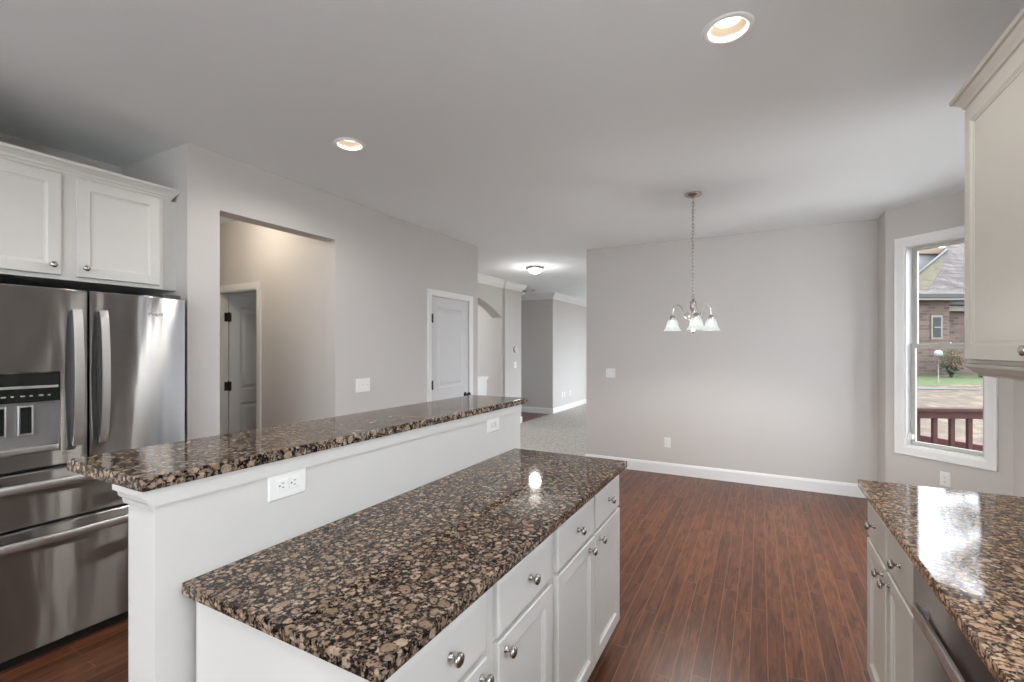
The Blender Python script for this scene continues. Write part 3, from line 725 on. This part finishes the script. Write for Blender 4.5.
for z0, z1, hz in ((.642, .893, .835), (.058, .628, .575)):
    d = MB(); bowed(d, FY0, FY1, z0, z1); do = d.build('drawer', M['steel'], fr)
    m = MB(); vs = []; fs = []; N = 20
    for i in range(N+1):
        t_ = i/N; y = .66+.80*t_; xo = -2.975+.028*math.sin(PI*t_)**.6
        for k in range(12): vs.append((xo+.009*math.cos(k*PI/6), y, hz+.021*math.sin(k*PI/6)))
    for i in range(N):
        for k in range(12):
            k2 = (k+1) % 12; fs.append((i*12+k, i*12+k2, (i+1)*12+k2, (i+1)*12+k))
    fs += [tuple(range(12)), tuple(N*12+k for k in range(12))[::-1]]
    m.add(vs, fs, True); m.box(-3.006, -2.972, .675, .70, hz-.012, hz+.012); m.box(-3.006, -2.972, 1.42, 1.445, hz-.012, hz+.012)
    m.build('handle', M['steel_h'], do)
MB().box(-3.70, -3.05, FY0+.01, FY1-.01, 0, .055).build('base_grille', M['black'], fr)
for y0_ in (FY0+.01, FY1-.10): MB().box(-3.15, -3.03, y0_, y0_+.09, 1.7555, 1.785, .006).build('hinge_cover', M['darkgrey'], fr)

# ------------------------------------------------------------------ lamps
def can(x, y, label):
    o = thing('recessed_light', (x, y, H), label, 'ceiling light', 'recessed ceiling lights')
    MB().lathe([(.0705, .0), (.070, -.003), (.076, -.006), (.090, -.005), (.096, -.001), (.096, 0)], (x, y, H-.0002), seg=44).build('trim_ring', M['baffle'], o)
    MB().lathe([(.0705, -.002), (.0700, .0), (.060, .045), (.058, .046), (.0, .047)], (x, y, H), seg=44).build('reflector', M['reflector'], o)
    MB().lathe([(.0, .030), (.030, .031), (.048, .037), (.054, .045)], (x, y, H), seg=32).build('lens', M['lens'], o)
    q = lamp('SPOT', 'recessed_lamp', (x, y, H-.004), CAN_W, (1, .96, .91), .05, (0, 0, 0), parent=o); q.data.spot_size = math.radians(168); q.data.spot_blend = .5
can(-.113, 2.026, 'big bright recessed ceiling light at the top of the picture')
can(-2.248, 2.06, 'small bright recessed ceiling light above the opening in the left wall')
can(-.113, -.35, 'added recessed ceiling light, unseen behind the viewer, over the right aisle')  # this and the next are unseen, added to even out the light
can(-2.248, -.35, 'added recessed ceiling light, unseen behind the viewer, beyond the refrigerator')

def flush(x, y, label, on=True, r=.145, pw=HALL_W):
    o = thing('flush_ceiling_light', (x, y, H), label, 'ceiling light')
    MB().lathe([(.0, 0), (r, 0), (r, -.012), (r-.02, -.030), (r-.035, -.034)], (x, y, H-.0002), seg=36).build('metal_pan', M['nickel'], o)
    MB().lathe([(r-.036, -.030), (r-.038, -.05), (r-.055, -.078), (r-.085, -.098), (.012, -.108), (0, -.108)], (x, y, H), seg=36).build('glass_dome', M['dome'] if on else M['plate'], o)
    MB().lathe([(0, -.106), (.010, -.108), (.010, -.118), (.004, -.124), (0, -.125)], (x, y, H), seg=14).build('finial', M['nickel'], o)
    if on: lamp('POINT', 'dome_lamp', (x, y, H-.34), pw, (1, .98, .93), .09, parent=o)
flush(-3.08, 6.50, 'lit dome ceiling light with metal rim in the hallway ceiling')
flush(-4.62, 9.02, 'unlit metal-rimmed ceiling light near the white column crown', on=False, r=.13)
fp = thing('foyer_fill_light', (-5.6, 6.6, H), 'small lamp added out of view in the foyer behind the arch', 'ceiling light')  # unseen lamp added to brighten the view through the arch
MB().lathe([(0, 0), (.12, 0), (.12, -.02), (.10, -.06), (.05, -.08), (0, -.085)], (-5.6, 6.6, H-.0002), seg=28).build('glass_dome', M['dome'], fp)
lamp('POINT', 'foyer_fill_lamp', (-5.6, 6.6, H-.2), 22, (1, .98, .92), .08, parent=fp)
sd = thing('smoke_detector', (-4.30, 9.05, H), 'small white smoke detector on the hall ceiling by the column', 'smoke detector')
MB().lathe([(0, 0), (.062, 0), (.065, -.012), (.055, -.034), (0, -.038)], (-4.30, 9.05, H-.0002), seg=24).build('housing', M['plate'], sd)
MB().lathe([(0, -.037), (.022, -.038), (.020, -.045), (0, -.045)], (-4.30, 9.05, H), seg=16).build('sensor', M['trim'], sd)
hl = thing('hall_ceiling_light', (-4.0, 2.24, H), 'warm ceiling light in the hall behind the opening, out of view above', 'ceiling light')
MB().lathe([(0, 0), (.12, 0), (.12, -.02), (.10, -.06), (.05, -.08), (0, -.085)], (-4.0, 2.24, H-.0002), seg=28).build('glass_dome', M['dome'], hl)
lamp('POINT', 'hall_lamp', (-4.0, 2.24, H-.16), 11, (1, .86, .70), .08, parent=hl)

def bowl(x, y, label):
    o = thing('added_bowl_light', (x, y, H), label, 'ceiling light', 'added bowl lights behind the viewer')
    MB().lathe([(0, 0), (.07, 0), (.065, -.02), (.0, -.025)], (x, y, H-.0002), seg=24).build('canopy', M['nickel'], o)
    MB().tube([(x, y, H-.02), (x, y, H-.66)], .007, 8).build('rod', M['nickel'], o)
    MB().lathe([(0, -.66), (.04, -.66), (.12, -.64), (.19, -.58), (.215, -.53), (.207, -.53), (.18, -.575), (.11, -.63), (.03, -.65), (0, -.65)], (x, y, H), seg=32).build('bowl', M['trim'], o)
    lamp('POINT', 'added_bowl_lamp', (x, y, H-.52), BOWL_W, (.96, .98, 1), .09, parent=o)
bowl(-.35, -1.7, 'made-up white bowl light added unseen behind the viewer')  # invented uplight, added out of view to brighten the ceiling

# chandelier
CX, CY = -.487, 4.045
ch = thing('chandelier', (CX, CY, 1.59), 'small satin nickel chandelier with three white glass bell shades on a chain', 'chandelier')
MB().lathe([(0, 0), (.066, 0), (.068, -.006), (.055, -.018), (.02, -.030), (.010, -.036), (0, -.036)], (CX, CY, H-.0002), seg=32).build('canopy', M['nickel'], ch)
cm = MB(); z = H-.040; i = 0
lp = MB()
while z > 1.905:
    L = .036; pts = []
    for k in range(14):
        a_ = 2*PI*k/14; w_ = .0085*math.cos(a_); h_ = L/2*math.sin(a_)
        pts.append((CX+(w_ if i % 2 else 0), CY+(0 if i % 2 else w_), z-L/2+h_))
    cm.tube(pts, .0022, 6, closed=True); z -= L-.007; i += 1
cm.build('chain', M['nickel'], ch)
cw = MB(); cw.tube([(CX+.004*math.sin(q*1.3), CY+.004*math.cos(q*1.3), H-.03-q*.042) for q in range(21)], .0018, 6); cw.build('cord', M['vinyl'], ch)
hb = MB()
hb.tube([(CX+.012*math.cos(a_*PI/8), CY, 1.888+.014*math.sin(a_*PI/8)) for a_ in range(16)], .0025, 6, closed=True)
hb.lathe([(0, .0), (.006, -.002), (.010, -.010), (.024, -.020), (.026, -.032), (.020, -.040), (.026, -.055), (.028, -.080), (.016, -.092), (.012, -.12), (.012, -.17), (.018, -.19), (.024, -.21), (.016, -.225), (.010, -.235), (.006, -.25), (.012, -.262), (.010, -.274), (0, -.283)], (CX, CY, 1.878), seg=24)
hb.build('hub', M['nickel'], ch)
ca = math.atan2(-CY, -CX)           # towards the viewer
for q, da in enumerate((.13, .13+2*PI/3, .13+4*PI/3)):
    a_ = ca+da; ux, uy = math.cos(a_), math.sin(a_)
    P = lambda r, z: (CX+ux*r, CY+uy*r, z)
    arm = MB(); arm.tube([P(.012, 1.705), P(.05, 1.715), P(.075, 1.745), P(.085, 1.79), P(.105, 1.825), P(.128, 1.840), P(.155, 1.828), P(.172, 1.795), P(.176, 1.76), P(.176, 1.742)], .0048, 8)
    sc = [P(.05+.026*math.cos(t_*.5+.4)*(1-t_*.06), 1.745+.026*math.sin(t_*.5+.4)*(1-t_*.06)) for t_ in range(12)]
    arm.tube(sc, .0035, 6)
    ao = arm.build('arm', M['nickel'], ch)
    MB().lathe([(0, .012), (.012, .010), (.022, -.002), (.026, -.020), (.022, -.030), (.018, -.030)], P(.176, 1.742), seg=20).build('socket_cup', M['nickel'], ao)
    MB().lathe([(.022, 0), (.032, -.006), (.042, -.022), (.048, -.048), (.055, -.072), (.070, -.095), (.074, -.101), (.070, -.099), (.052, -.074), (.045, -.050), (.039, -.024), (.028, -.008)], P(.176, 1.722), seg=36).build('glass_shade', M['shade'], ao)
    MB().lathe([(0, 0), (.010, -.004), (.010, -.016), (.017, -.028), (.019, -.040), (.014, -.050), (0, -.055)], P(.176, 1.718), seg=18).build('bulb', M['bulb'], ao)
    lamp('POINT', 'chandelier_lamp', P(.176, 1.648), CHAND_W, (1, .96, .90), .012, parent=ao)

# foyer knee wall seen through the arch
kw = thing('pedestal', (-4.36, 6.80, 0), 'white capped pedestal standing in the hallway arch', 'pedestal')
p = MB(); p.box(-4.43, -4.25, 6.62, 6.98, 0, .93, .003)
p.rings(6.66, 6.94, .18, .84, [(0, 0), (0, .006), (.02, .006), (.03, .003)], lambda u, v, d: Vector((-4.2499+d, u, v))); p.build('pedestal_body', M['trim'], kw)
p = MB(); p.box(-4.45, -4.23, 6.60, 7.0, .955, .985, .004); p.box(-4.44, -4.24, 6.61, 6.99, .93, .955, .004); p.build('cap', M['trim'], kw)
p = MB(); p.box(-4.445, -4.235, 6.605, 6.995, 0, .12, .004); p.build('plinth', M['trim'], kw)

# ------------------------------------------------------------------ outdoors
M['brick'] = brick('red_brown_brick', (0.0306, 0.0161, 0.0119, 1), (0.0918, 0.0536, 0.0416, 1), (0.0799, 0.0672, 0.0612, 1), .42, .15)
M['shingle'] = brick('weathered_shingles', (0.0335, 0.0260, 0.0248, 1), (0.0849, 0.0694, 0.0645, 1), (0.0136, 0.0118, 0.0112, 1), .45, .24, nz=.75)
M['moss'] = two_tone('mossy_roof', (0.0225, 0.0180, 0.0150, 1), (0.0425, 0.0390, 0.0170, 1), (0.0600, 0.0490, 0.0375, 1), 4)
M['extrim'] = plain('cream_exterior_trim', (0.1106, 0.1008, 0.0784, 1), .6)
M['tan'] = plain('tan_soffit', (0.1118, 0.0845, 0.0559, 1), .7)
M['dark'] = plain('dark_gutter', (0.014, 0.013, 0.013, 1), .6)
M['siding'] = plain('white_siding', (0.187, 0.187, 0.187, 1), .7)
M['extglass'] = plain('dark_house_glass', (.03, .034, .036, 1), .5, spec=.1)
M['leafy'] = two_tone('fallen_leaves_ground', (.012, .008, .005, 1), (.052, .034, .021, 1), (.15, .105, .068, 1), 3.2, extra=(.045, .036, .018, 1))
M['grass'] = two_tone('spring_grass', (0.0165, 0.0338, 0.0075, 1), (0.0375, 0.0600, 0.0135, 1), (0.0750, 0.0825, 0.0338, 1), 6)
M['concrete'] = plain('pale_concrete', (0.0600, 0.0585, 0.0550, 1), .9, var=.1)
M['deck'] = plain('red_brown_stained_deck', (.034, .0135, .011, 1), .8, var=.15, scale=14, spec=.2)
M['redbrick'] = brick('garden_brick', (0.086, 0.024, 0.022, 1), (0.101, 0.036, 0.031, 1), (0.072, 0.036, 0.032, 1), .2, .07)
M['leaf'] = two_tone('shrub_leaves', (0.009, 0.025, 0.010, 1), (0.022, 0.047, 0.016, 1), (0.065, 0.079, 0.036, 1), 4)
M['pinkleaf'] = two_tone('reddish_leaves', (0.065, 0.025, 0.018, 1), (0.108, 0.054, 0.036, 1), (0.058, 0.058, 0.025, 1), 4)
M['bark'] = plain('grey_bark', (0.036, 0.029, 0.025, 1), .9, var=.2, scale=20)
M['palebounce'] = plain('pale_bounce_boards', (.58, .57, .55, 1), .8, var=.1, scale=9)  # pale tone put in to bounce daylight up to the ceilings
FW = Vector((-math.sin(math.radians(28.204)), math.cos(math.radians(28.204)))); RT = Vector((FW.y, -FW.x))
YAW = math.radians(28.204)
def gp(x, D): v = RT*x+FW*D; return v.x, v.y
def gz(D):
    t_ = min(1, max(0, (D-9)/14)); return -.8+.92*t_*t_*(3-2*t_)
def terrain(name, D0, D1, nd, x0, x1, nx, mat, dz=0):
    vs = []; fs = []
    for i in range(nd+1):
        D = D0+(D1-D0)*i/nd
        for k in range(nx+1):
            x = x0+(x1-x0)*k/nx; a, b = gp(x, D); vs.append((a, b, gz(D)+dz))
    for i in range(nd):
        for k in range(nx): q = i*(nx+1)+k; fs.append((q, q+1, q+nx+2, q+nx+1))
    m = MB(); m.add(vs, fs, True); return struct(m.build(name, M[mat]))
terrain('ground', -12, 19.4, 50, -30, 60, 20, 'leafy'); terrain('lawn', 19.4, 70, 60, -30, 60, 20, 'grass')
pw = MB(); vs = []; fs = []
for i in range(21):
    x = 8+10.8*i/20; D = 18.2+.25*math.sin(i*.2); wd = 1.3 if i < 12 else 1.3*(20-i)/8+.05
    for D_ in (D, D+wd): a, b = gp(x, D_); vs.append((a, b, gz(D_)+.02))
    if i: fs.append((2*i-2, 2*i, 2*i+1, 2*i-1))
n = len(vs); vs += [(x, y, z-.1) for x, y, z in vs]; fs += [tuple(n+k for k in f[::-1]) for f in fs]
pw.add(vs, fs); tag(pw.build('garden_path', M['concrete']), 'pale concrete path crossing the lawn before the brick house', 'path')
# deck + railing
dk = MB(); dk.prism([(1.2, 6.35), (4.2, 7.55), (4.2, 2.0), (2.0, 2.0), (1.95, 4.6), (1.2, 5.6)], -.17, -.13); dk.prism([(1.2, 6.3), (4.1, 7.45), (4.1, 2.1), (2.05, 2.1)], -.85, -.17)
tag(dk.build('deck', M['palebounce']), 'deck floor, paled to bounce daylight, right outside the window, below the sill', 'deck')
for nm_, pl_ in (('ground_bounce_back', [(-8, -12), (9, -12), (9, BACK-.2), (-8, BACK-.2)]), ('ground_bounce_side', [(1.15, BACK-.19), (7, BACK-.19), (7, 1.9), (1.15, 1.9)]), ('ground_bounce_north', [(-7, 13.3), (1.2, 13.3), (1.2, 22), (-7, 22)]), ('ground_bounce_west', [(-13, 2), (-7.4, 2), (-7.4, 11), (-13, 11)])):  # unseen pale slabs added to bounce daylight through the windows
    struct(MB().prism(pl_, -.3, -.14).build(nm_, M['palebounce']))
ra = math.radians(21.9); rx, ry = 1.77, 6.51; ox = 1.30; oy = ry+(ox-rx)*math.tan(ra)
rl = thing('deck_railing', (ox, oy, -.13), 'red-brown wooden deck railing seen through the lower window pane', 'railing', rz=ra)
RM = MW[rl]
def lb(m, *b): m.box(*b[:6], mat=RM, bev=b[6] if len(b) > 6 else 0)
m = MB(); lb(m, 0, 3.1, -.07, .07, .945, .975, .004); m.build('cap_rail', M['deck'], rl)
m = MB(); lb(m, 0, 3.1, -.02, .02, .865, .945, .003); m.build('top_rail', M['deck'], rl)
m = MB(); lb(m, 0, 3.1, -.02, .02, .06, .14, .003); m.build('bottom_rail', M['deck'], rl)
for i in range(18):
    m = MB(); lb(m, .02+i*.169, .062+i*.169, .021, .058, .0, .945, .003); m.build('baluster', M['deck'], rl)
# garden wall
gw = MB(); p = Vector((1.3, 11.42)); q = Vector((5.4, 6.98)); d = (q-p).normalized(); nn = Vector((d.y, -d.x))*-1
gw.prism([tuple(p), tuple(q), tuple(q+Vector((-d.y, d.x))*.25), tuple(p+Vector((-d.y, d.x))*.25)], -.9, 0.0)
tag(gw.build('garden_wall', M['redbrick']), 'low red brick garden wall behind the deck railing', 'wall')
# neighbouring house, local frame: x right, y away, origin at lateral 22.5 depth 24
hx, hy_ = gp(22.5, 24)
ho = thing('brick_house', (hx, hy_, 0), 'neighbouring brick house with shingled roof seen through the window', 'house', rz=YAW)
HM = MW[ho]
L_ = lambda x, D, z: HM @ Vector((x-22.5, D-24, z))
def hb_(m, x0, x1, D0, D1, z0, z1): m.box(x0-22.5, x1-22.5, D0-24, D1-24, z0, z1, mat=HM)
m = MB(); hb_(m, 21.9, 33.5, 24.0, 33, -.2, 4.55); hb_(m, 12, 21.9, 23.2, 33, -.2, 4.05); m.build('brick_wall', M['brick'], ho)
def slab(m, pts, th=.12):
    n = len(pts); vs = [L_(*p) for p in pts]+[L_(p[0], p[1], p[2]-th) for p in pts]
    m.add(vs, [tuple(range(n)), tuple(range(n, 2*n))[::-1]]+[(i, (i+1) % n, n+(i+1) % n, n+i) for i in range(n)])
rz_ = lambda D: 4.15+(D-23.2)*.8
m = MB(); pts = [(19, 23.2), (23.0, 23.2), (34.2, 23.2), (34.2, 30.5), (28.5, 30.5), (25.25, 27.0)]
slab(m, [(x, D, rz_(D)) for x, D in pts]); m.build('roof', M['shingle'], ho)
m = MB(); slab(m, [(x, D, rz_(D)+.02) for x, D in ((19.4, 23.4), (21.2, 23.6), (23.6, 25.4), (24.8, 26.7), (22.2, 25.1))], .03); m.build('moss_patch', M['moss'], ho)
m = MB(); slab(m, [(11.5, 22.6, 4.15), (22.9, 22.6, 4.15), (22.4, 23.6, 4.45), (11.5, 24.2, 4.9)], .1); m.build('porch_roof', M['shingle'], ho)
m = MB(); hb_(m, 11.5, 22.3, 22.55, 22.62, 3.98, 4.16); hb_(m, 22.0, 34.2, 23.35, 23.45, 3.70, 3.86)
m.build('gutter', M['dark'], ho)
m = MB(); hb_(m, 11.5, 22.1, 22.62, 23.2, 3.86, 4.0); hb_(m, 21.9, 34, 23.6, 23.98, 3.40, 3.66); m.build('soffit', M['extrim'], ho)
m = MB(); hb_(m, 12, 25.7, 27.6, 30, 3.2, 7.1); m.build('siding_wall', M['siding'], ho)
m = MB(); hb_(m, 12, 25.5, 27.35, 30.4, 7.1, 7.45); m.build('gable_soffit', M['tan'], ho)
m = MB(); m.tube([L_(19, 23.15, rz_(23.2)+.05), L_(25.35, 27.0, rz_(27)+.08)], .06, 6); m.build('flashing', M['dark'], ho)
wn = MB(); wx0, wx1, wz0, wz1 = 20.95, 21.52, 1.95, 3.15
wn.rings(wx0-22.5, wx1-22.5, wz0, wz1, [(0, 0), (0, .05), (.1, .05), (.1, .02)], lambda u, v, d: HM @ Vector((u, 23.2-24-d, v)))
wo_ = wn.build('window', M['extrim'], ho)
g = MB(); hb_(g, wx0+.1, wx1-.1, 23.13, 23.17, wz0+.1, wz1-.1); go = g.build('pane', M['extglass'], wo_)
g = MB(); hb_(g, wx0+.1, wx1-.1, 23.10, 23.14, (wz0+wz1)/2-.03, (wz0+wz1)/2+.03); g.build('sash_bar', M['extrim'], wo_)
# shrub, lamp post, tree
def leaves(c, rad, n, size, sq=1.0, seed=1):
    rnd = random.Random(seed); vs = []; fs = []
    for i in range(n):
        while True:
            p = Vector((rnd.uniform(-1, 1), rnd.uniform(-1, 1), rnd.uniform(-1, 1)))
            if p.length < 1: break
        p = p*(.55+.45*rnd.random()/max(.3, p.length)); p = Vector((p.x*rad[0], p.y*rad[1], p.z*rad[2]))+Vector(c)
        u = Vector((rnd.gauss(0, 1), rnd.gauss(0, 1), rnd.gauss(0, 1))).normalized(); v = u.orthogonal().normalized()*size*.5; u = u*size
        k = len(vs); vs += [p-u, p+v, p+u, p-v]; fs.append((k, k+1, k+2, k+3))
    return vs, fs
bx_, by_ = gp(21.05, 22.2)
sh = thing('shrub', (bx_, by_, gz(22.2)), 'leafy green and pink shrub against the brick house', 'shrub')
m = MB()
for k in range(7):
    a_ = k*.9; m.tube([(bx_, by_, gz(22)), (bx_+.25*math.cos(a_), by_+.25*math.sin(a_), .7), (bx_+.45*math.cos(a_), by_+.45*math.sin(a_), 1.2)], [.03, .02, .01], 6)
m.build('stem', M['bark'], sh)
m = MB(); m.add(*leaves((bx_, by_, .82), (.62, .62, .72), 420, .07, seed=3)); m.build('foliage', M['leaf'], sh)
m = MB(); m.add(*leaves((bx_+.1, by_-.25, .95), (.5, .5, .6), 260, .06, seed=5)); m.build('blossom', M['pinkleaf'], sh)
b2x, b2y = gp(22.75, 21.6)
s2 = thing('low_shrub', (b2x, b2y, gz(21.8)), 'low dark green shrub right of the tall pink one', 'shrub')
m = MB(); m.tube([(b2x, b2y, -.1), (b2x, b2y, .4)], .03, 6); m.build('stem', M['bark'], s2)
m = MB(); m.add(*leaves((b2x, b2y, .28), (1.0, .5, .28), 420, .07, seed=8)); m.build('foliage', M['leaf'], s2)
lx, ly = gp(.920*20, 20)
lpst = thing('garden_lamp', (lx, ly, gz(20)), 'white globe garden lamp on a slim post before the brick wall', 'lamp')
MB().lathe([(.05, gz(20)), (.05, gz(20)+.04), (.018, gz(20)+.06), (.018, 1.12), (.05, 1.14)], (lx, ly, 0), seg=14).build('post', M['extrim'], lpst)
MB().lathe([(.05, 0), (.12, .05), (.15, .14), (.13, .23), (.07, .28), (0, .29)], (lx, ly, 1.13), seg=20).build('globe', M['siding'], lpst)
tx, ty = gp(36.5, 36)
tr_ = thing('tree', (tx, ty, 0.1), 'tall bare-limbed leafy tree behind the brick house, mirrored in the right counter', 'tree')
m = MB(); rnd = random.Random(4)
m.tube([(tx, ty, 0), (tx+.2, ty, 5), (tx-.1, ty+.1, 10), (tx+.1, ty, 15), (tx, ty, 19)], [.35, .28, .2, .12, .04], 8)
tips = []
for k in range(26):
    z0_ = 6+12*rnd.random(); a_ = rnd.uniform(0, 2*PI); L = rnd.uniform(2, 5)*(1.25-z0_/22)
    e = (tx+L*math.cos(a_), ty+L*math.sin(a_), z0_+L*.45); mid = (tx+L*.5*math.cos(a_+.15), ty+L*.5*math.sin(a_+.15), z0_+L*.15)
    m.tube([(tx, ty, z0_), mid, e], [.09, .06, .02], 6); tips.append(e); tips.append(mid)
m.build('trunk', M['bark'], tr_)
vs = []; fs = []
for k, e in enumerate(tips):
    a_, b_ = leaves(e, (1.1, 1.1, .8), 70, .16, seed=20+k); o = len(vs); vs += a_; fs += [tuple(i+o for i in f) for f in b_]
m = MB(); m.add(vs, fs); m.build('foliage', M['leaf'], tr_)
